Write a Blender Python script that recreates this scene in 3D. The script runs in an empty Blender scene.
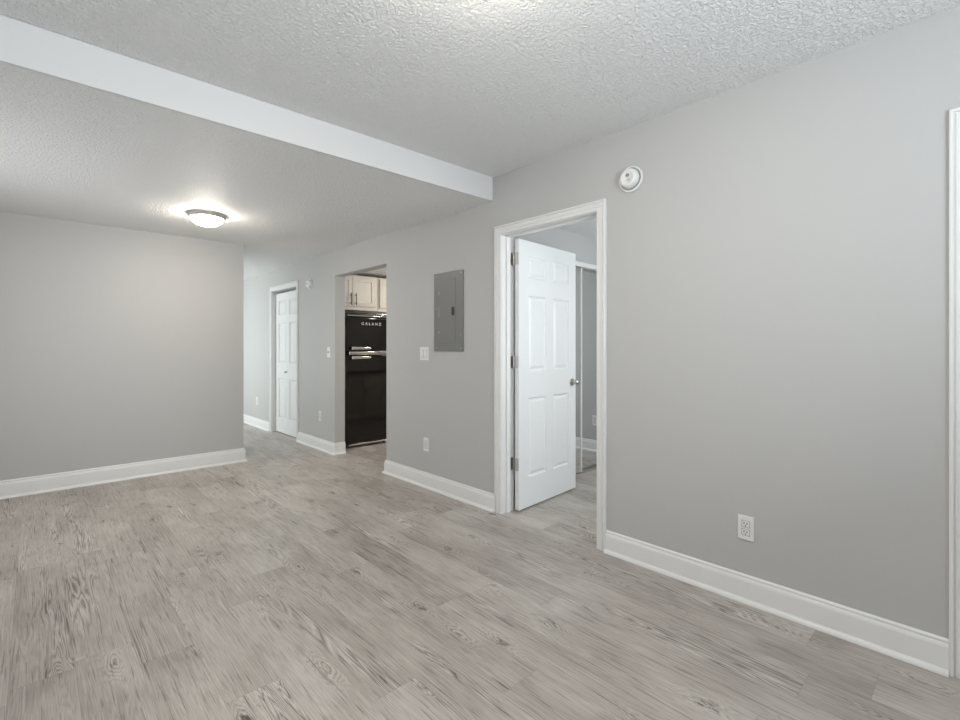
import bpy, bmesh, math
from mathutils import Vector, Matrix
C = bpy.context.scene
COL = C.collection
# ------------------------------------------------------------------ camera
EYE = 1.2085
F_PX, YAW, HOR = 475.0, math.atan2(446, 475), 347.0
cd = bpy.data.cameras.new('camera'); cam = bpy.data.objects.new('camera', cd); COL.objects.link(cam)
cam.location = (0, 0, EYE); cam.rotation_euler = (math.pi/2, 0, -YAW)
cd.sensor_width = 36; cd.lens = F_PX/960*36; cd.shift_y = (HOR-360)/960; cd.clip_start = 0.02
C.camera = cam
# ------------------------------------------------------------------ world, daylight, exposure
w = bpy.data.worlds.new('daylight_sky'); C.world = w; w.use_nodes = True
w.node_tree.nodes['Background'].inputs[0].default_value = (0.80, 0.90, 1.0, 1)
w.node_tree.nodes['Background'].inputs[1].default_value = 0.6
C.view_settings.view_transform = 'Standard'; C.view_settings.look = 'None'
C.view_settings.gamma = 1.0; C.view_settings.use_curve_mapping = False
C.view_settings.exposure = 0.97

def daylight(name, loc, rot, sx, sy, power, col):
    l = bpy.data.lights.new(name, 'AREA'); l.shape = 'RECTANGLE'; l.size = sx; l.size_y = sy
    l.energy = power; l.color = col
    o = bpy.data.objects.new(name, l); COL.objects.link(o); o.location = loc; o.rotation_euler = rot
    return o
H2 = math.pi/2
TU = math.radians(28)      # daylight comes up off the bright ground outside as well as from the sky
# each one stands in an unseen window opening
daylight('unseen_window_light', (-0.69, 3.75, 1.40), (0, -H2+0.0, 0), 1.2, 1.5, 5, (0.97, 0.98, 1.0))     # added window light on the left, brightens the mid right wall
daylight('unseen_window_light', (0.62, -1.19, 1.45), (H2+TU*1.8, 0, 0.20), 1.1, 1.3, 35, (0.82, 0.92, 1.0))      # wall behind the camera
daylight('unseen_window_light', (3.75, 0.22, 1.45), (H2+TU*.7, 0, 0), 1.5, 1.3, 16, (0.90, 0.97, 1.0))       # bedroom window
daylight('unseen_window_light', (0.44, 7.90, 1.20), (0, -H2, 0), 1.7, 1.8, 23, (0.92, 1.0, 0.99))      # tall window on the left of the hall
daylight('unseen_window_light', (4.87, 4.55, 1.5), (0, H2, 0), 0.9, 1.0, 10, (1.0, 0.95, 0.88))        # added light at a made-up kitchen window
LAMP_W = 110.0      # emission of the lamp domes

# ------------------------------------------------------------------ helpers
def tag(o, label=None, cat=None, group=None, kind=None):
    if label: o['label'] = label
    if cat: o['category'] = cat
    if group: o['group'] = group
    if kind: o['kind'] = kind
    return o
def obj(name, bm, m, parent=None, smooth=False, bevel=0.0, seg=2):
    me = bpy.data.meshes.new(name)
    bmesh.ops.recalc_face_normals(bm, faces=bm.faces)
    bm.to_mesh(me); bm.free()
    if m: me.materials.append(m)
    if smooth:
        for p in me.polygons: p.use_smooth = True
        try: me.set_sharp_from_angle(angle=math.radians(smooth if smooth > 1 else 40))
        except Exception: pass
    o = bpy.data.objects.new(name, me); COL.objects.link(o)
    if parent: o.parent = parent
    if bevel:
        b = o.modifiers.new('bevel', 'BEVEL'); b.width = bevel; b.segments = seg; b.limit_method = 'ANGLE'
    return o
def empty(name, loc, rz=0, label=None, cat=None, group=None):
    o = bpy.data.objects.new(name, None); COL.objects.link(o); o.empty_display_size = 0.05
    o.location = loc; o.rotation_euler = (0, 0, rz)
    return tag(o, label, cat, group)
def box(bm, x0, x1, y0, y1, z0, z1):
    r = bmesh.ops.create_cube(bm, size=1.0)
    M = Matrix.Translation(((x0+x1)/2, (y0+y1)/2, (z0+z1)/2)) @ Matrix.Diagonal((abs(x1-x0), abs(y1-y0), abs(z1-z0), 1))
    bmesh.ops.transform(bm, matrix=M, verts=r['verts'])
    return r['verts']
def bx(*a):
    bm = bmesh.new(); box(bm, *a); return bm
def boxes(lst):
    bm = bmesh.new()
    for a in lst: box(bm, *a)
    return bm
def rbox(x0, x1, y0, y1, z0, z1, r, seg=3):
    bm = bx(x0, x1, y0, y1, z0, z1)
    bmesh.ops.bevel(bm, geom=bm.edges[:], offset=r, segments=seg, profile=0.5, affect='EDGES')
    return bm
def lathe(prof, n=48, axis='z'):
    """prof: list of (radius, height) ; axis z up or x (height along -x)."""
    bm = bmesh.new(); rings = []
    for r, h in prof:
        ring = []
        if r < 1e-6:
            ring = [bm.verts.new((0, 0, h))]
        else:
            for i in range(n):
                a = 2*math.pi*i/n; ring.append(bm.verts.new((r*math.cos(a), r*math.sin(a), h)))
        rings.append(ring)
    for a, b in zip(rings, rings[1:]):
        for i in range(n):
            j = (i+1) % n
            if len(a) == 1 and len(b) == 1: continue
            if len(a) == 1: bm.faces.new((a[0], b[i], b[j]))
            elif len(b) == 1: bm.faces.new((a[i], a[j], b[0]))
            else: bm.faces.new((a[i], a[j], b[j], b[i]))
    if axis == 'x': bmesh.ops.transform(bm, matrix=Matrix.Rotation(-H2, 4, 'Y'), verts=bm.verts)
    if axis == '-y': bmesh.ops.transform(bm, matrix=Matrix.Rotation(H2, 4, 'X'), verts=bm.verts)
    return bm
def move(bm, x, y, z):
    bmesh.ops.translate(bm, vec=(x, y, z), verts=bm.verts); return bm

# ------------------------------------------------------------------ materials
def mat(name, col, rough=0.5, metal=0.0, spec=0.5, bump=None, coat=0.0, emit=0.0):
    m = bpy.data.materials.new(name); m.use_nodes = True
    nt = m.node_tree; b = nt.nodes['Principled BSDF']
    b.inputs['Base Color'].default_value = (*col, 1); b.inputs['Roughness'].default_value = rough
    b.inputs['Metallic'].default_value = metal; b.inputs['Specular IOR Level'].default_value = spec
    b.inputs['Coat Weight'].default_value = coat
    if emit:
        b.inputs['Emission Color'].default_value = (1.0, 0.93, 0.82, 1); b.inputs['Emission Strength'].default_value = emit
    if bump:
        sc, st, dist = bump
        tc = nt.nodes.new('ShaderNodeTexCoord'); n = nt.nodes.new('ShaderNodeTexNoise')
        n.inputs['Scale'].default_value = sc; n.inputs['Detail'].default_value = 3
        nt.links.new(tc.outputs['Object'], n.inputs['Vector'])
        bp = nt.nodes.new('ShaderNodeBump'); bp.inputs['Strength'].default_value = st; bp.inputs['Distance'].default_value = dist
        nt.links.new(n.outputs['Fac'], bp.inputs['Height']); nt.links.new(bp.outputs['Normal'], b.inputs['Normal'])
    return m
M_wall = mat('gray_wall_paint', (0.520, 0.513, 0.502), 0.55, spec=0.3, bump=(90, 0.06, 0.004))
M_trim = mat('white_trim_paint', (0.80, 0.79, 0.775), 0.32)
M_door = mat('white_door_paint', (0.80, 0.80, 0.795), 0.38, bump=(220, 0.04, 0.001))
M_beam = mat('white_beam_paint', (0.74, 0.735, 0.73), 0.6, bump=(60, 0.05, 0.003))
M_plast = mat('white_plastic', (0.80, 0.79, 0.77), 0.35)
M_slot = mat('dark_slot', (0.03, 0.03, 0.03), 0.6)
M_gap = mat('gray_vent', (0.25, 0.25, 0.25), 0.6)
M_nickel = mat('satin_nickel', (0.55, 0.53, 0.50), 0.28, metal=1.0)
M_chrome = mat('chrome', (0.80, 0.78, 0.74), 0.14, metal=1.0)
M_black = mat('black_gloss_enamel', (0.007, 0.005, 0.004), 0.09, spec=0.5)
M_blackb = mat('black_cabinet', (0.012, 0.011, 0.010), 0.35)
M_letter = mat('bright_lettering', (0.85, 0.83, 0.79), 0.3)
M_panel = mat('gray_panel_enamel', (0.205, 0.205, 0.200), 0.42, bump=(300, 0.03, 0.001))
M_cab = mat('cream_cabinet_paint', (0.72, 0.68, 0.61), 0.4)
M_counter = mat('dark_countertop', (0.06, 0.05, 0.045), 0.25)
M_bronze = mat('dark_pull', (0.10, 0.085, 0.07), 0.35, metal=1.0)
M_mirror = mat('mirror_glass', (0.86, 0.87, 0.865), 0.02, metal=1.0)
M_glow = {k: mat('frosted_glass_lit', (0.9, 0.88, 0.84), 0.4, emit=LAMP_W*k) for k in (0.39, 0.48, 0.27)}
M_ring = mat('brushed_nickel_ring', (0.62, 0.60, 0.56), 0.42, metal=1.0)

def ceiling_mat(dist):
    m = bpy.data.materials.new('knockdown_ceiling'); m.use_nodes = True
    nt = m.node_tree; L = nt.links.new; N = nt.nodes.new; b = nt.nodes['Principled BSDF']
    b.inputs['Base Color'].default_value = (0.90, 0.895, 0.885, 1); b.inputs['Roughness'].default_value = 0.6
    b.inputs['Specular IOR Level'].default_value = 0.3
    tc = N('ShaderNodeTexCoord'); n = N('ShaderNodeTexNoise'); n.inputs['Scale'].default_value = 72
    n.inputs['Detail'].default_value = 3.0; n.inputs['Roughness'].default_value = 0.55; n.inputs['Distortion'].default_value = 0.7
    L(tc.outputs['Object'], n.inputs['Vector'])
    n2 = N('ShaderNodeTexNoise'); n2.inputs['Scale'].default_value = 130; n2.inputs['Detail'].default_value = 2
    L(tc.outputs['Object'], n2.inputs['Vector'])
    r = N('ShaderNodeValToRGB'); r.color_ramp.elements[0].position = 0.36; r.color_ramp.elements[1].position = 0.64
    L(n.outputs['Fac'], r.inputs['Fac'])
    a = N('ShaderNodeMath'); a.operation = 'MULTIPLY_ADD'; a.inputs[1].default_value = 0.35
    L(n2.outputs['Fac'], a.inputs[0]); L(r.outputs['Color'], a.inputs[2])
    bp = N('ShaderNodeBump'); bp.inputs['Strength'].default_value = 1.0; bp.inputs['Distance'].default_value = dist
    L(a.outputs[0], bp.inputs['Height']); L(bp.outputs['Normal'], b.inputs['Normal'])
    return m
M_ceil = ceiling_mat(0.0050); M_ceil_rear = ceiling_mat(0.0045)

def floor_mat():
    m = bpy.data.materials.new('gray_oak_vinyl_plank'); m.use_nodes = True
    nt = m.node_tree; L = nt.links.new; N = nt.nodes.new; b = nt.nodes['Principled BSDF']
    def math_(op, a, bb=None, c=None):
        n = N('ShaderNodeMath'); n.operation = op
        for i, v in enumerate((a, bb, c)):
            if v is None: continue
            if isinstance(v, (int, float)): n.inputs[i].default_value = v
            else: L(v, n.inputs[i])
        return n.outputs[0]
    def comb(x, y, z=0.0):
        n = N('ShaderNodeCombineXYZ')
        for i, v in enumerate((x, y, z)):
            if isinstance(v, (int, float)): n.inputs[i].default_value = v
            else: L(v, n.inputs[i])
        return n.outputs[0]
    def noise(v, scale, detail=2.0, rough=0.5, dist=0.0):
        n = N('ShaderNodeTexNoise'); L(v, n.inputs['Vector']); n.inputs['Scale'].default_value = scale
        n.inputs['Detail'].default_value = detail; n.inputs['Roughness'].default_value = rough; n.inputs['Distortion'].default_value = dist
        return n.outputs['Fac']
    def sstep(v, lo, hi, o0=0.0, o1=1.0):
        n = N('ShaderNodeMapRange'); n.interpolation_type = 'SMOOTHSTEP'; L(v, n.inputs[0])
        n.inputs[1].default_value = lo; n.inputs[2].default_value = hi; n.inputs[3].default_value = o0; n.inputs[4].default_value = o1
        return n.outputs[0]
    tc = N('ShaderNodeTexCoord'); sep = N('ShaderNodeSeparateXYZ'); L(tc.outputs['Object'], sep.inputs[0])
    X, Y = sep.outputs[0], sep.outputs[1]
    PW, PL = 0.18, 1.22
    u = math_('ADD', math_('DIVIDE', X, PW), 0.37); row = math_('FLOOR', u); fu = math_('FRACT', u)
    wn = N('ShaderNodeTexWhiteNoise'); wn.noise_dimensions = '1D'; L(row, wn.inputs['W'])
    v = math_('ADD', math_('DIVIDE', Y, PL), math_('MULTIPLY', wn.outputs['Value'], 7.0))
    colv = math_('FLOOR', v); fv = math_('FRACT', v)
    wn2 = N('ShaderNodeTexWhiteNoise'); wn2.noise_dimensions = '2D'; L(comb(row, colv), wn2.inputs['Vector'])
    rnd = wn2.outputs['Value']; zoff = math_('MULTIPLY', rnd, 60.0)
    # knots: scattered, ragged, only in some of the boards
    kx = math_('ADD', X, math_('MULTIPLY', math_('SUBTRACT', noise(comb(math_('MULTIPLY', X, 30.0), math_('MULTIPLY', Y, 14.0), zoff), 1.0, 3.0), 0.5), 0.035))
    kv = comb(math_('MULTIPLY_ADD', kx, 5.6, math_('MULTIPLY', rnd, 310.0)), math_('MULTIPLY_ADD', Y, 2.1, math_('MULTIPLY', rnd, 170.0)))
    vor = N('ShaderNodeTexVoronoi'); vor.voronoi_dimensions = '2D'; vor.inputs['Scale'].default_value = 1.0; L(kv, vor.inputs['Vector'])
    sc = N('ShaderNodeSeparateColor'); L(vor.outputs['Color'], sc.inputs[0])
    keep = sstep(sc.outputs[0], 0.55, 0.59)
    knot = math_('MULTIPLY', sstep(vor.outputs['Distance'], 0.0, 0.36, 1.0, 0.0), keep)
    core = math_('MULTIPLY', sstep(math_('MULTIPLY_ADD', sc.outputs[1], 0.10, vor.outputs['Distance']), 0.02, 0.15, 1.0, 0.0), keep)
    core = math_('MULTIPLY', core, sstep(noise(comb(math_('MULTIPLY', X, 95.0), math_('MULTIPLY', Y, 38.0), zoff), 1.0, 4.0, 0.7), 0.40, 0.62))
    # cathedral grain: thin contour lines of a long stretched field bent round the knots
    field = noise(comb(math_('MULTIPLY', X, 7.5), math_('MULTIPLY', Y, 0.36), zoff), 1.0, 4.0, 0.5, 0.4)
    field = math_('ADD', field, math_('MULTIPLY', knot, 0.12))
    sn = math_('SINE', math_('MULTIPLY', field, 210.0))
    patch = sstep(noise(comb(math_('MULTIPLY', X, 8.0), math_('MULTIPLY', Y, 0.9), math_('ADD', zoff, 9.0)), 1.0, 3.0), 0.52, 0.66)
    patch = math_('MAXIMUM', math_('MAXIMUM', patch, math_('MULTIPLY', knot, 0.9)), 0.22)
    ring = math_('MULTIPLY', sstep(sn, 0.45, 0.9), patch)
    light = math_('MULTIPLY', sstep(sn, -0.55, -1.0), patch)
    fib = noise(comb(math_('MULTIPLY', X, 240.0), math_('MULTIPLY', Y, 6.0), zoff), 1.0, 4.0, 0.7)
    fib2 = noise(comb(math_('MULTIPLY', X, 75.0), math_('MULTIPLY', Y, 1.4), zoff), 1.0, 5.0, 0.66, 0.8)
    cloud = noise(comb(math_('MULTIPLY', X, 5.0), math_('MULTIPLY', Y, 2.4), zoff), 1.0, 3.0, 0.55, 0.4)
    crack = sstep(fib2, 0.615, 0.66)
    pale = sstep(fib2, 0.41, 0.31)
    tone = math_('ADD', math_('MULTIPLY', math_("SUBTRACT", rnd, 0.5), 0.11), 0.58)
    tone = math_('MULTIPLY_ADD', math_('SUBTRACT', fib, 0.5), 0.55, tone)
    tick = sstep(noise(comb(math_('MULTIPLY', X, 150.0), math_('MULTIPLY', Y, 4.5), math_('ADD', zoff, 3.0)), 1.0, 3.0), 0.60, 0.68)
    tone = math_('MULTIPLY_ADD', tick, -0.26, tone)
    tone = math_('MULTIPLY_ADD', math_('SUBTRACT', cloud, 0.5), 0.55, tone)
    tone = math_('MULTIPLY_ADD', ring, -0.30, tone)
    tone = math_('MULTIPLY_ADD', light, 0.18, tone)
    tone = math_('MULTIPLY_ADD', crack, -0.26, tone)
    tone = math_('MULTIPLY_ADD', pale, 0.14, tone)
    tone = math_('MULTIPLY_ADD', core, -0.62, tone)
    du = math_('MULTIPLY', math_('MINIMUM', fu, math_('SUBTRACT', 1.0, fu)), PW)
    dv = math_('MULTIPLY', math_('MINIMUM', fv, math_('SUBTRACT', 1.0, fv)), PL)
    seam = sstep(math_('MINIMUM', du, dv), 0.0003, 0.0016, 1.0, 0.0)
    tone = math_('MULTIPLY_ADD', seam, -0.14, tone)
    cr = N('ShaderNodeValToRGB'); L(tone, cr.inputs['Fac'])
    e = cr.color_ramp.elements
    e[0].position = 0.0; e[0].color = (0.085, 0.068, 0.055, 1)
    e[1].position = 1.0; e[1].color = (0.72, 0.68, 0.635, 1)
    k = e.new(0.5); k.color = (0.385, 0.346, 0.312, 1)
    L(cr.outputs['Color'], b.inputs['Base Color'])
    rr = math_('MULTIPLY_ADD', tone, -0.10, 0.44); L(rr, b.inputs['Roughness'])
    b.inputs['Specular IOR Level'].default_value = 0.4
    bp = N('ShaderNodeBump'); bp.inputs['Strength'].default_value = 0.35; bp.inputs['Distance'].default_value = 0.002
    L(tone, bp.inputs['Height']); L(bp.outputs['Normal'], b.inputs['Normal'])
    return m
M_floor = floor_mat()

def struct(name, bm, m, parent=None, **k):
    o = obj(name, bm, m, parent, **k)
    if not parent: o['kind'] = 'structure'
    return o
# ------------------------------------------------------------------ plan (metres): right wall face x = D
D, T = 2.47, 0.12
DB = D+T                      # far face of the right wall
ZC, ZL = 2.46, 2.29           # front ceiling, lowered rear ceiling
YB = 2.49                     # beam face
YF = 5.38                     # rear wall of the living room
XL, YK, YE = -0.60, -1.10, 9.40
DO0, DO1, DZ = 1.602, 2.397, 2.020     # clear bedroom door opening
KO0, KO1, KZ = 3.944, 5.015, 2.012     # kitchen opening
BO0, BO1, BZ = 6.085, 6.955, 1.995     # closet opening
FO0, FO1, FZ = -0.87, 0.028, 2.016     # front door opening
J = 0.018
struct('floor', bx(XL-0.12, 5.0, YK-0.12, YE+0.12, -0.1, 0), M_floor)
struct('wall_right', boxes([
    (D, DB, YK-0.12, FO0-J, 0, ZC), (D, DB, FO0-J, FO1+J, FZ+J, ZC), (D, DB, FO1+J, DO0-J, 0, ZC),
    (D, DB, DO0-J, DO1+J, DZ+J, ZC), (D, DB, DO1+J, KO0, 0, ZC), (D, DB, KO0, KO1, KZ, ZC),
    (D, DB, KO1, BO0-J, 0, ZC), (D, DB+0.02, BO0-J, BO1+J, BZ+J, ZC), (D, DB+0.02, BO1+J, YE, 0, ZC)]), M_wall)
struct('wall_rear', bx(XL, 1.617, YF, YF+0.12, 0, ZL), M_wall)
# left wall with an opening for the added window
WY0, WY1, WZ0, WZ1 = -0.40, 1.30, 0.80, 2.00
struct('wall_left', boxes([(XL-0.12, XL, YK-0.12, 3.0, 0, ZC), (XL-0.12, XL, 4.5, YF+0.12, 0, ZC),
    (XL-0.12, XL, 3.0, 4.5, 0, WZ0), (XL-0.12, XL, 3.0, 4.5, WZ1, ZC)]), M_wall)
VX0, VX1, VZ0, VZ1 = 0.05, 1.85, 0.80, 2.10
struct('wall_front', boxes([(XL, VX0, YK-0.12, YK, 0, ZC), (VX1, D, YK-0.12, YK, 0, ZC),
    (VX0, VX1, YK-0.12, YK, 0, VZ0), (VX0, VX1, YK-0.12, YK, VZ1, ZC)]), M_wall)
def prism(pts, z0, z1):
    bm = bmesh.new(); a = [bm.verts.new((*p, z0)) for p in pts]; b = [bm.verts.new((*p, z1)) for p in pts]
    bm.faces.new(a); bm.faces.new(b)
    for i in range(len(pts)): j = (i+1) % len(pts); bm.faces.new((a[i], a[j], b[j], b[i]))
    return bm
YBL = YB+.055                 # the beam runs slightly off square
struct('ceiling', prism([(XL-.12, YK-.12), (DB, YK-.12), (DB, YB), (XL-.12, YBL)], ZC, ZC+.12), M_ceil)
struct('ceiling_rear', prism([(XL-.12, YBL+.014), (D, YB+.014), (D, YE), (XL-.12, YE)], ZL, ZC+.12), M_ceil_rear)
bm = prism([(XL, YBL), (D-.002, YB), (D-.002, YB+.014), (XL, YBL+.014)], ZL-.004, ZC)
struct('trim_beam', bm, M_beam, bevel=0.002)
# hall behind the rear wall
struct('wall_hall_left', boxes([(0.50, 0.62, YF+.12, 6.95, 0, ZL), (0.50, 0.62, 8.85, YE, 0, ZL), (0.50, 0.62, 6.95, 8.85, 0, .25), (0.50, 0.62, 6.95, 8.85, 2.15, ZL)]), M_wall)
struct('wall_hall_end', bx(0.50, DB+.02, YE, YE+.12, 0, ZC), M_wall)
struct('wall_closet_back', boxes([(3.18, 3.24, 5.91, 7.2, 0, ZC), (DB, 3.18, 7.14, 7.2, 0, ZC)]), M_wall)
# bedroom shell
YC = 2.65                     # closet front
struct('wall_bedroom_right', bx(4.75, 4.87, 0.18, 3.35, 0, 2.28), M_wall)
struct('wall_bedroom_front', boxes([(DB, 3.0, 0.18, 0.30, 0, 2.28), (4.5, 4.75, 0.18, 0.30, 0, 2.28),
    (3.0, 4.5, 0.18, 0.30, 0, 0.8), (3.0, 4.5, 0.18, 0.30, 2.1, 2.28)]), M_wall)
struct('wall_bedroom_rear', boxes([(DB, 2.84, YC, YC+0.1, 0, 2.28), (4.66, 4.75, YC, YC+0.1, 0, 2.28),
    (2.84, 4.66, YC, YC+0.1, 1.985, 2.28), (DB, 4.75, 3.23, 3.35, 0, 2.28)]), M_wall)
struct('ceiling_bedroom', bx(DB, 4.87, 0.18, 3.35, 2.28, 2.4), M_ceil)
# kitchen shell
YKB = 5.80
struct('wall_kitchen_rear', bx(DB, 4.87, YKB, YKB+0.11, 0, 2.28), M_wall)
struct('wall_kitchen_right', boxes([(4.75, 4.87, 3.35, 4.1, 0, 2.28), (4.75, 4.87, 5.0, YKB, 0, 2.28),
    (4.75, 4.87, 4.1, 5.0, 0, 1.0), (4.75, 4.87, 4.1, 5.0, 2.0, 2.28)]), M_wall)
struct('ceiling_kitchen', bx(DB, 4.87, 3.35, YKB+0.11, 2.165, 2.3), M_ceil)
# windows (all outside the photograph): frames with one mullion
def window(name, axis, c, a0, a1, z0, z1):
    L_ = [(a0, a0+.05, z0, z1), (a1-.05, a1, z0, z1), (a0+.05, a1-.05, z0, z0+.05), (a0+.05, a1-.05, z1-.05, z1),
          ((a0+a1)/2-.02, (a0+a1)/2+.02, z0+.05, z1-.05)]
    bm = bmesh.new()
    for p, q, r, s in L_:
        if axis == 'x': box(bm, c, c+.06, p, q, r, s)
        else: box(bm, p, q, c, c+.06, r, s)
    return struct(name, bm, M_trim, bevel=0.003)
window('added_window_1', 'x', XL-0.08, 3.0, 4.5, WZ0, WZ1)  # added, unseen; lets light in across to the right wall
window('window_2', 'y', YK-0.08, VX0, VX1, VZ0, VZ1)
window('window_3', 'y', 0.22, 3.0, 4.5, 0.8, 2.1)
window('window_4', 'x', 0.51, 6.95, 8.85, 0.25, 2.15)
window('added_window_5', 'x', 4.80, 4.1, 5.0, 1.0, 2.0)  # added, unseen; frame for the extra kitchen light

# ------------------------------------------------------------------ door casings and jambs
CAS = [(0, 0), (0, .010), (.003, .012), (.016, .0125), (.018, .009), (.021, .009), (.024, .013), (.042, .0155), (.0435, .0112), (.0465, .0112), (.049, .019), (.058, .019), (.0612, .016), (.0615, 0)]
def casing_bm(y0, y1, zt, xf, sgn, z0=0.0, rv=0.004):
    bm = bmesh.new(); rows = []
    for u, v in CAS:
        u += rv; x = xf + sgn*v
        rows.append([bm.verts.new(p) for p in ((x, y1+u, z0), (x, y1+u, zt+u), (x, y0-u, zt+u), (x, y0-u, z0))])
    for a, b in zip(rows, rows[1:]):
        for i in range(3): bm.faces.new((a[i], a[i+1], b[i+1], b[i]))
    for i in (0, 3): bm.faces.new([r[i] for r in rows])
    return bm
def jamb_bm(y0, y1, zt, x0, x1, stop=None):
    bm = boxes([(x0, x1, y0-J, y0, 0, zt), (x0, x1, y1, y1+J, 0, zt), (x0, x1, y0-J, y1+J, zt, zt+J)])
    if stop:
        s0, s1 = stop
        for a in ((s0, s1, y0, y0+.011, 0, zt), (s0, s1, y1-.011, y1, 0, zt), (s0, s1, y0+.011, y1-.011, zt-.011, zt)): box(bm, *a)
    return bm
struct('trim_1', casing_bm(DO0, DO1, DZ, D, -1), M_trim, smooth=30)
struct('trim_2', casing_bm(DO0, DO1, DZ, DB, 1), M_trim, smooth=30)
struct('trim_3', jamb_bm(DO0, DO1, DZ, D, DB, (D+.040, D+.078)), M_trim, bevel=0.0012)
struct('trim_4', casing_bm(BO0, BO1, BZ, D, -1), M_trim, smooth=30)
struct('trim_5', jamb_bm(BO0, BO1, BZ, D, DB), M_trim, bevel=0.0012)
struct('trim_6', casing_bm(FO0, FO1, FZ, D, -1), M_trim, smooth=30)
struct('trim_7', jamb_bm(FO0, FO1, FZ, D, DB, (D+.048, D+.08)), M_trim, bevel=0.0012)

# ------------------------------------------------------------------ panelled doors
def panel_slab(W, Hh, Tk, cols, rows, deep=.009):
    """slab from x 0..W, y 0..Tk, z 0..Hh with raised panels on the y=0 face (and the back)."""
    xs = sorted({0, W, *[c for p in cols for c in p]}); zs = sorted({0, Hh, *[c for p in rows for c in p]})
    bm = bmesh.new(); pan = []
    for y in (0, Tk):
        g = {(i, k): bm.verts.new((x, y, z)) for i, x in enumerate(xs) for k, z in enumerate(zs)}
        for i in range(len(xs)-1):
            for k in range(len(zs)-1):
                q = [g[i, k], g[i+1, k], g[i+1, k+1], g[i, k+1]]
                f = bm.faces.new(q if y == 0 else q[::-1])
                if (xs[i], xs[i+1]) in cols and (zs[k], zs[k+1]) in rows: pan.append(f)
    bmesh.ops.remove_doubles(bm, verts=bm.verts, dist=1e-6)
    bmesh.ops.bridge_loops(bm, edges=[e for e in bm.edges if e.is_boundary])
    bm.normal_update()
    for th, dp in ((0.009, -deep), (0.007, -0.001), (0.020, deep-.0015)):
        bmesh.ops.inset_individual(bm, faces=pan, thickness=th, depth=dp, use_even_offset=True)
    return bm
ROWS = [(0.222, 0.815), (1.015, 1.582), (1.710, 1.878)]
# open bedroom door
A = math.radians(4.2)
dr = empty('door_1', (2.580, 2.334, 0.012), A); dr['kind'] = 'structure'
dr['label'] = 'white six panel bedroom door standing open on its hinges'
obj('slab', panel_slab(0.785, 1.990, 0.035, [(0.118, 0.350), (0.447, 0.674)], ROWS), M_door, dr, bevel=0.0015)
def knob_bm():
    return lathe([(0, 0), (.031, 0), (.032, .003), (.029, .008), (.014, .011), (.011, .020), (.012, .030), (.021, .036), (.0265, .045), (.0265, .054), (.021, .062), (.010, .066), (0, .0665)], 32, '-y')
for s in (1, -1):
    bm = knob_bm()
    if s == -1: bmesh.ops.rotate(bm, cent=(0, 0, 0), matrix=Matrix.Rotation(math.pi, 3, 'Z'), verts=bm.verts)
    obj('knob', move(bm, 0.725, 0 if s == 1 else .035, 0.902), M_nickel, dr, smooth=40)
obj('latch_plate', rbox(0.7845, 0.787, .006, .029, .872, .930, .001, 1), M_nickel, dr)
for hz in (0.335, 1.085, 1.845):
    # leaf on the door edge, leaf on the jamb and the knuckle between them
    bm = boxes([(-.0022, 0.0004, .002, .034, hz-.045, hz+.045)])
    for q in (-.03, 0, .03):
        v = bmesh.ops.create_cone(bm, cap_ends=True, segments=10, radius1=.0035, radius2=.0035, depth=.002)['verts']
        bmesh.ops.transform(bm, matrix=Matrix.Translation((-.0028, .018, hz+q)) @ Matrix.Rotation(H2, 4, 'Y'), verts=v)
    v = bmesh.ops.create_cone(bm, cap_ends=True, segments=16, radius1=.006, radius2=.006, depth=.092)['verts']
    bmesh.ops.translate(bm, vec=(-.001, .0465, hz), verts=v)
    obj('hinge', bm, M_nickel, dr, smooth=40)
for hz in (0.347, 1.097, 1.857):
    struct('trim_hinge_leaf', bx(D+.082, DB-.003, DO1-.0025, DO1+.0005, hz-.045, hz+.045), M_nickel)
# bifold closet door
bf = empty('door_2', (D+.052, BO1-.006, 0.012), -H2); bf['kind'] = 'structure'
bf['label'] = 'white panelled bifold closet door down the hall'
LW = 0.427
for i in range(2):
    bm = panel_slab(LW, 1.948, 0.032, [(0.10, LW-0.055)] if i == 0 else [(0.055, LW-0.10)], [(0.20, 0.755), (0.965, 1.535), (1.645, 1.845)], .014)
    o = obj('leaf', move(bm, i*(LW+.003), 0, 0), M_door, bf, bevel=0.001)
    if i == 0:
        obj('knob', move(lathe([(0, 0), (.010, 0), (.008, .010), (.015, .018), (.017, .025), (.012, .031), (0, .033)], 24, '-y'), LW-.03, 0, .855), M_nickel, o, smooth=40)
# front door at the right edge
fd = empty('door_3', (D+.012, FO1-.003, 0.012), -H2); fd['kind'] = 'structure'
obj('slab', panel_slab(0.892, 2.005, 0.036, [(0.12, 0.40), (0.49, 0.77)], ROWS), M_door, fd, bevel=0.001)

# ------------------------------------------------------------------ baseboards
def sweep(path, prof):
    """path: XY polyline with the room on its LEFT side; prof: closed (out, z) outline."""
    bm = bmesh.new(); rows = []; n = len(path)
    def nrm(a, b):
        d = Vector((b[0]-a[0], b[1]-a[1])).normalized(); return Vector((-d.y, d.x))
    for i, p in enumerate(path):
        if i == 0: m = nrm(path[0], path[1])
        elif i == n-1: m = nrm(path[-2], path[-1])
        else:
            a, b = nrm(path[i-1], p), nrm(p, path[i+1]); m = (a+b)/(1+a.dot(b))
        rows.append([bm.verts.new((p[0]+m.x*d, p[1]+m.y*d, z)) for d, z in prof])
    k = len(prof)
    for a, b in zip(rows, rows[1:]):
        for i in range(k): bm.faces.new((a[i], a[(i+1) % k], b[(i+1) % k], b[i]))
    bm.faces.new(rows[0]); bm.faces.new(rows[-1][::-1])
    return bm
BB = [(0, 0), (.016, 0), (.016, .108), (.0155, .112), (.0115, .124), (.0090, .127), (.0090, .130), (.0105, .132), (.0100, .137), (.0060, .142), (0, .144)]
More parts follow.
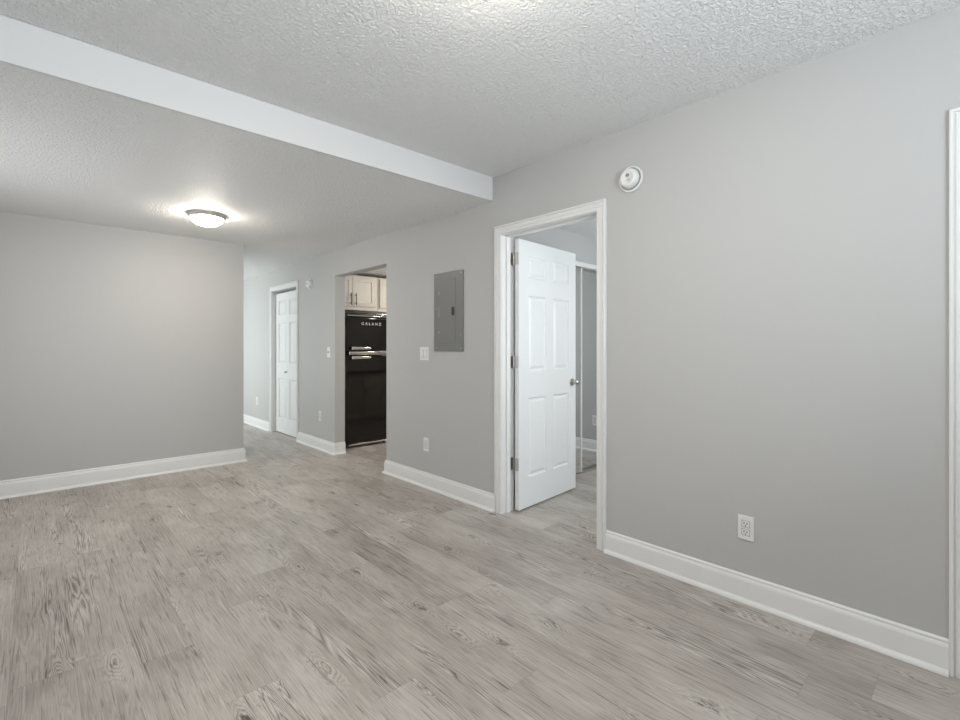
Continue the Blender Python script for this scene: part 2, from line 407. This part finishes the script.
SH = [(.016, 0), (.033, 0), (.0325, .005), (.030, .011), (.026, .0155), (.021, .018), (.016, .019)]
def baseboard(name, path, h=.127):
    o = struct(name, sweep(path, [(d, z*h/.144) for d, z in BB]), M_trim, smooth=35)
    struct('shoe_molding', sweep(path, SH), M_trim, o, smooth=35)
CE = .0655
baseboard('baseboard_right', [(D, DO0-CE, ), (D, FO1+CE)][::-1])
baseboard('baseboard_right', [(D, DO1+CE), (D, KO0), (DB, KO0)])
baseboard('baseboard_right', [(DB, KO1), (D, KO1), (D, BO0-CE)])
baseboard('baseboard_right', [(D, BO1+CE), (D, YE)])
baseboard('baseboard_rear', [(1.617, YF+.12), (1.617, YF), (XL, YF)], .142)
baseboard('baseboard_left', [(XL, YF), (XL, YK)])
baseboard('baseboard_bedroom', [(4.75, 0.30), (4.75, YC)])
baseboard('baseboard_bedroom', [(2.84, YC), (DB, YC), (DB, DO1+CE)])
# ------------------------------------------------------------------ mirrored closet in the bedroom
struct('trim_closet_header', boxes([(2.80, 4.70, YC-.022, YC+.075, 1.972, 2.015)]), M_trim, bevel=0.003)
struct('trim_closet_track', boxes([(2.84, 4.66, YC-.008, YC+.075, 0, .003), (2.84, 4.66, YC-.006, YC-.003, .003, .010),
    (2.84, 4.66, YC+.030, YC+.033, .003, .010), (2.84, 4.66, YC+.068, YC+.071, .003, .010)]), M_ring)
def mirror_door(x0, x1, y, label):
    t = empty('mirrored_closet_door', ((x0+x1)/2, y, .005), 0, label, 'mirror door', 'mirrored sliding closet doors')
    w_ = (x1-x0)/2; h = 1.964; s = .016
    obj('frame', boxes([(-w_, -w_+s, 0, .022, 0, h), (w_-s, w_, 0, .022, 0, h)]), M_trim, t, bevel=.001)
    obj('rail', bx(-w_+s, w_-s, 0, .022, 0, .009), M_nickel, t); obj('rail', bx(-w_+s, w_-s, 0, .022, h-s, h), M_nickel, t)
    obj('mirror', bx(-w_+s, w_-s, .006, .012, 0.009, h-s), M_mirror, t)
mirror_door(2.845, 3.835, YC+.002, 'mirrored sliding closet door on the front track, mostly hidden behind the open white bedroom door')
mirror_door(3.790, 4.655, YC+.038, 'mirrored sliding closet door with a thin frame, filling the gap right of the open white door')

# ------------------------------------------------------------------ flush dome ceiling lights
RING = [(0, 0), (.143, 0), (.146, -.003), (.145, -.008), (.139, -.012), (.136, -.018), (.137, -.022), (.130, -.030), (.122, -.034), (.118, -.030), (0, -.030)]
DOME = [(.119, -.030)] + [(.119*math.cos(a), -.032-.062*math.sin(a)) for a in [i*H2/10 for i in range(1, 10)]] + [(0, -.094)]
def lamp(loc, label, k):
    t = empty('ceiling_light', loc, 0, label, 'ceiling light', 'flush dome ceiling lights')
    obj('ring', lathe(RING, 64), M_ring, t, smooth=40)
    obj('dome', lathe(DOME, 64), M_glow[k], t, smooth=60)
lamp((1.028, 4.353, ZL), 'lit flush dome light on the lowered ceiling in front of the rear gray wall', 0.39)
lamp((0.97, 0.99, ZC), 'lit flush dome light on the higher front ceiling, near side of the white beam', 0.48)
lamp((3.7, 4.6, 2.165), 'added unseen dome light on the kitchen ceiling beyond the fridge opening', 0.27)  # out-of-view fixture added to light the kitchen

# ------------------------------------------------------------------ things on the right wall (local: x along +y wall direction, face towards -x)
def wall_thing(name, y, z, label, cat, group=None, x=D):
    return empty(name, (x, y, z), -H2, label, cat, group)     # local +x -> world -y (to the photo's right), local -y -> world -x
def plate_bm(w_, h, t=.006):
    bm = bx(-w_/2, w_/2, -t, 0, -h/2, h/2)
    ed = [e for e in bm.edges if all(v.co.y < -t+1e-5 for v in e.verts)]
    bmesh.ops.bevel(bm, geom=ed, offset=.003, segments=2, affect='EDGES', profile=.5)
    return bm
def cyl_y(r, y0, y1, x=0, z=0, n=16):
    bm = lathe([(0, 0), (r, 0), (r, y0-y1), (0, y0-y1)], n, '-y'); return move(bm, x, y0, z)
def join(*bms):
    out = bmesh.new()
    for b in bms:
        me = bpy.data.meshes.new('tmp'); b.to_mesh(me); b.free(); out.from_mesh(me); bpy.data.meshes.remove(me)
    return out
def outlet(y, z, label, x=D):
    t = wall_thing('wall_outlet', y, z, label, 'outlet', 'white duplex outlets on the gray walls', x)
    obj('cover_plate', plate_bm(.070, .115), M_plast, t)
    obj('receptacle_gap', boxes([(-.0185, .0185, -.0066, -.005, s*.0195-.016, s*.0195+.016) for s in (1, -1)]), M_gap, t)
    for s in (1, -1):
        zc = s*.0195
        r = rbox(-.017, .017, -.0078, -.003, zc-.0145, zc+.0145, .0022, 2)
        r = obj('receptacle', r, M_plast, t)
        obj('slots', join(bx(-.0082, -.0050, -.0083, -.0075, zc-.002, zc+.009), bx(.0050, .0082, -.0083, -.0075, zc-.001, zc+.008),
                          cyl_y(.0028, -.0075, -.0083, 0, zc-.0075)), M_slot, r)
    obj('screw', cyl_y(.003, -.0055, -.0068), M_plast, t)
    return t
outlet(.781, .348, 'white duplex outlet low on the gray wall right of the bedroom doorway')
outlet(3.307, .367, 'white duplex outlet low on the wall below the gray breaker panel and switch plate')
outlet(5.387, .395, 'white duplex outlet low on the wall between closet door and kitchen opening')
outlet(7.565, .390, 'white duplex outlet low on the hall wall beyond the closet door')
ob = outlet(2.283, .355, 'white duplex outlet on the bedroom wall, seen in the closet mirror', 4.75)
t = wall_thing('switch_plate', 3.334, 1.150, 'white double switch plate beside the gray breaker panel', 'light switch', 'white switch plates')
obj('cover_plate', plate_bm(.122, .116), M_plast, t)
for s in (-1, 1):
    bm = bmesh.new(); X0, X1 = s*.023-.0165, s*.023+.0165
    pr = [(-.006, -.034), (-.0118, -.033), (-.0072, 0), (-.0098, .033), (-.006, .034)]
    a = [bm.verts.new((X0, y, z)) for y, z in pr]; b = [bm.verts.new((X1, y, z)) for y, z in pr]
    for i in range(4): bm.faces.new((a[i], a[i+1], b[i+1], b[i]))
    bm.faces.new(a); bm.faces.new(b[::-1])
    obj('rocker', bm, M_plast, t)
    obj('rocker_gap', bx(X0-.0018, X1+.0018, -.0066, -.005, -.0355, .0355), M_gap, t)
t = wall_thing('switch_plate', 5.165, 1.147, 'white single toggle switch plate left of the kitchen opening', 'light switch', 'white switch plates')
obj('cover_plate', plate_bm(.074, .118), M_plast, t)
obj('toggle', rbox(-.005, .005, -.017, -.004, -.006, .010, .002, 2), M_gap, t)
# smoke alarm by the bedroom door
t = wall_thing('smoke_alarm', 1.375, 2.158, 'round white smoke alarm on the wall above right of the bedroom doorway', 'smoke alarm')
obj('base', lathe([(0, 0), (.071, 0), (.073, .003), (.073, .010), (.070, .013), (0, .013)], 56, '-y'), M_plast, t, smooth=35)
obj('vent_ring', lathe([(0, .012), (.062, .012), (.062, .017), (0, .017)], 56, '-y'), M_gap, t, smooth=35)
obj('cover', lathe([(0, .016), (.056, .016), (.057, .019), (.053, .036), (.049, .045), (.044, .049), (.036, .0505), (.034, .0492), (0, .0492)], 56, '-y'), M_plast, t, smooth=35)
obj('test_button', move(lathe([(0, .049), (.010, .049), (.010, .052), (.008, .0535), (0, .0535)], 24, '-y'), .002, 0, .012), M_gap, t, smooth=35)
bm = bmesh.new()
for i in range(3): box(bm, .0, .017, -.0500, -.0485, -.010-i*.005-.0009, -.010-i*.005+.0009)
obj('sounder_slots', bm, M_gap, t)
# alarm in the hall
t = wall_thing('hall_alarm', 5.665, 1.978, 'small round white alarm on the wall between closet door and kitchen opening', 'smoke alarm')
obj('base', lathe([(0, 0), (.062, 0), (.063, .003), (.062, .010), (0, .011)], 48, '-y'), M_plast, t, smooth=35)
obj('vent_ring', lathe([(0, .010), (.051, .010), (.051, .016), (0, .016)], 48, '-y'), M_gap, t, smooth=35)
obj('cover', lathe([(0, .015), (.053, .015), (.053, .019), (.048, .035), (.042, .042), (.030, .0445), (0, .045)], 48, '-y'), M_plast, t, smooth=35)
obj('test_button', lathe([(0, .0445), (.011, .0445), (.010, .048), (0, .048)], 24, '-y'), M_gap, t, smooth=35)
# breaker panel
t = wall_thing('breaker_panel', 3.0015, 1.497, 'gray metal electrical breaker panel on the wall left of the bedroom doorway', 'breaker panel')
bm = bx(-.1845, .1845, -.012, 0, -.323, .323)
obj('cover', bm, M_panel, t, bevel=.003)
d_ = obj('panel_door', rbox(-.110, .100, -.0155, -.010, -.258, .262, .0018, 2), M_panel, t)
obj('latch', join(rbox(.052, .088, -.0175, -.0150, -.032, .034, .001, 1), rbox(.060, .080, -.021, -.017, -.014, .000, .001, 1)), M_slot, d_)
for z in (.155, .0, -.165):
    obj('hinge_pin', rbox(-.1135, -.1085, -.018, -.011, z-.012 if z else z-.04, z+.012 if z else z+.04, .0012, 1), M_nickel, d_)
for x, z in ((-.150, .30), (.165, .30), (-.150, -.30), (.165, -.30), (-.150, .03), (.160, -.19)):
    obj('screw', cyl_y(.0045, -.0115, -.0145, x, z), M_nickel, t)

# ------------------------------------------------------------------ kitchen: fridge, wall cabinets, base cabinet opposite
fr = empty('refrigerator', (2.985, 5.47, 0), 0, 'glossy black retro top freezer fridge with chrome trim in the kitchen opening', 'fridge')
FX = .325; FY = -.30                                             # door front at y 5.17
obj('body', rbox(-FX, FX, FY+.062, .27, .03, 1.628, .025, 4), M_blackb, fr, smooth=40)
def fdoor(name, z0, z1):
    bm = bx(-FX, FX, FY, FY+.058, z0, z1)
    ed = [e for e in bm.edges if all(v.co.y < FY+1e-4 for v in e.verts)]
    bmesh.ops.bevel(bm, geom=ed, offset=.046, segments=8, affect='EDGES', profile=.5)
    ed = [e for e in bm.edges if abs(e.verts[0].co.y-e.verts[1].co.y) > .01]
    o = obj(name, bm, M_black, fr, smooth=50); return o
up = fdoor('freezer_door', 1.140, 1.580); lo = fdoor('fridge_door', .045, 1.128)
def chrome_bar(x0, x1, z0, z1, y0, y1, par, name='chrome_trim'):
    return obj(name, rbox(x0, x1, y0, y1, z0, z1, min(z1-z0, y1-y0)*.3, 3), M_chrome, par, smooth=50)
chrome_bar(-.262, .262, 1.114, 1.155, FY-.006, FY+.012, lo)
chrome_bar(-.270, .310, 1.580, 1.592, FY+.014, FY+.040, up)
chrome_bar(.13, .315, 1.606, 1.622, FY+.02, FY+.07, up, 'hinge_cover')
chrome_bar(-.255, .300, .028, .046, FY+.002, FY+.016, lo)
for par, zc in ((up, 1.193), (lo, 1.081)):
    bm = rbox(-.245, .010, FY-.045, FY-.022, zc-.0175, zc+.0175, .010, 4)
    for v in bm.verts:                                          # taper to the free end
        k = (v.co.x+.245)/.255; v.co.z = zc+(v.co.z-zc)*(1.12-.35*k)
    for px in (-.215, -.03): 
        bm2 = bx(px-.010, px+.010, FY-.026, FY+.002, zc-.010, zc+.010); bm = join(bm, bm2)
    obj('handle', bm, M_chrome, par, smooth=50)
# the maker's name in spaced capitals on the freezer door
cu = bpy.data.curves.new('lettering', 'FONT'); cu.body = 'GALANZ'; cu.size = .047; cu.extrude = .0015; cu.space_character = 1.72
cu.align_x = 'CENTER'; cu.align_y = 'CENTER'; cu.offset = .0004
tmp = bpy.data.objects.new('lettering_curve', cu); COL.objects.link(tmp)
dg = bpy.context.evaluated_depsgraph_get(); dg.update()
me = bpy.data.meshes.new_from_object(tmp.evaluated_get(dg)); bpy.data.objects.remove(tmp)
lt = bpy.data.objects.new('lettering', me); COL.objects.link(lt); me.materials.clear(); me.materials.append(M_letter)
lt.parent = up; lt.location = (.038, FY-.0016, 1.490); lt.rotation_euler = (H2, 0, 0)
for x in (-.27, .27):
    for y in (FY+.10, .22): obj('foot', move(lathe([(0, 0), (.018, 0), (.018, .026), (.012, .032), (0, .032)], 16), x, y, 0), M_blackb, fr)

def shaker(W, Hh, T_=.019):
    bm = panel_slab(W, Hh, T_, [(.055, W-.055)], [(.055, Hh-.055)]) if False else None
    xs = [0, .055, W-.055, W]; zs = [0, .055, Hh-.055, Hh]; bm = bmesh.new()
    g = {(i, k): bm.verts.new((x, 0, z)) for i, x in enumerate(xs) for k, z in enumerate(zs)}; pan = None
    for i in range(3):
        for k in range(3):
            f = bm.faces.new((g[i, k], g[i+1, k], g[i+1, k+1], g[i, k+1]))
            if i == 1 and k == 1: pan = f
    r = bmesh.ops.extrude_edge_only(bm, edges=[e for e in bm.edges if e.is_boundary])
    vs = [v for v in r['geom'] if isinstance(v, bmesh.types.BMVert)]
    bmesh.ops.translate(bm, vec=(0, T_, 0), verts=vs)
    bmesh.ops.contextual_create(bm, geom=[e for e in bm.edges if e.is_boundary])
    bm.normal_update()
    bmesh.ops.inset_individual(bm, faces=[pan], thickness=.006, depth=-.008)
    return bm
def bar_pull(par, x, z0, z1, y=0):
    bm = join(move(lathe([(0, z0), (.0058, z0), (.0058, z1), (0, z1)], 14), x, y-.032, 0),
              cyl_y(.0045, y, y-.032, x, z0+.025), cyl_y(.0045, y, y-.032, x, z1-.025))
    return obj('handle', bm, M_bronze, par, smooth=40)
CY = 5.452
def wall_cabinet(x0, x1, label, doors):
    t = empty('wall_cabinet', (x0, CY, 1.675), 0, label, 'cabinet', 'cream wall cabinets in the kitchen')
    W = x1-x0; Hh = .445
    obj('body', bx(0, W, .020, YKB-CY, 0, Hh), M_cab, t, bevel=.002)
    for a, b, hx in doors:
        d = obj('cabinet_door', move(shaker(b-a, .372), a, 0, .050), M_cab, t, bevel=.0012)
        bar_pull(d, hx, .060, .212)
    return t
wall_cabinet(2.618, 3.290, 'cream shaker wall cabinet with two doors above the black fridge', [(.022, .303, .272), (.309, .632, .341)])
wall_cabinet(3.294, 3.90, 'cream shaker wall cabinet right of the one above the fridge', [(.022, .300, .270), (.306, .584, .336)])
# run of base cabinets facing the fridge (mirrored in its door)
bc = empty('base_cabinet', (3.55, 3.36, 0), math.pi, 'cream base cabinet across the kitchen, facing the black fridge', 'cabinet')
obj('body', bx(-.85, .85, -.58, -.005, .0, .87), M_cab, bc)
for i in range(4):
    d = obj('cabinet_door', move(shaker(.41, .58), -.84+i*.42, -.60, .10), M_cab, bc)
    bar_pull(d, -.84+i*.42+.37, .48, .62, -.60)
    d = obj('drawer', move(shaker(.41, .15), -.84+i*.42, -.60, .70), M_cab, bc)
ct = obj('countertop', bx(2.68, 4.42, 3.352, 3.99, .872, .91), M_counter, None, bevel=.003)
tag(ct, 'dark countertop lying on the cream base cabinet across the kitchen', 'countertop')
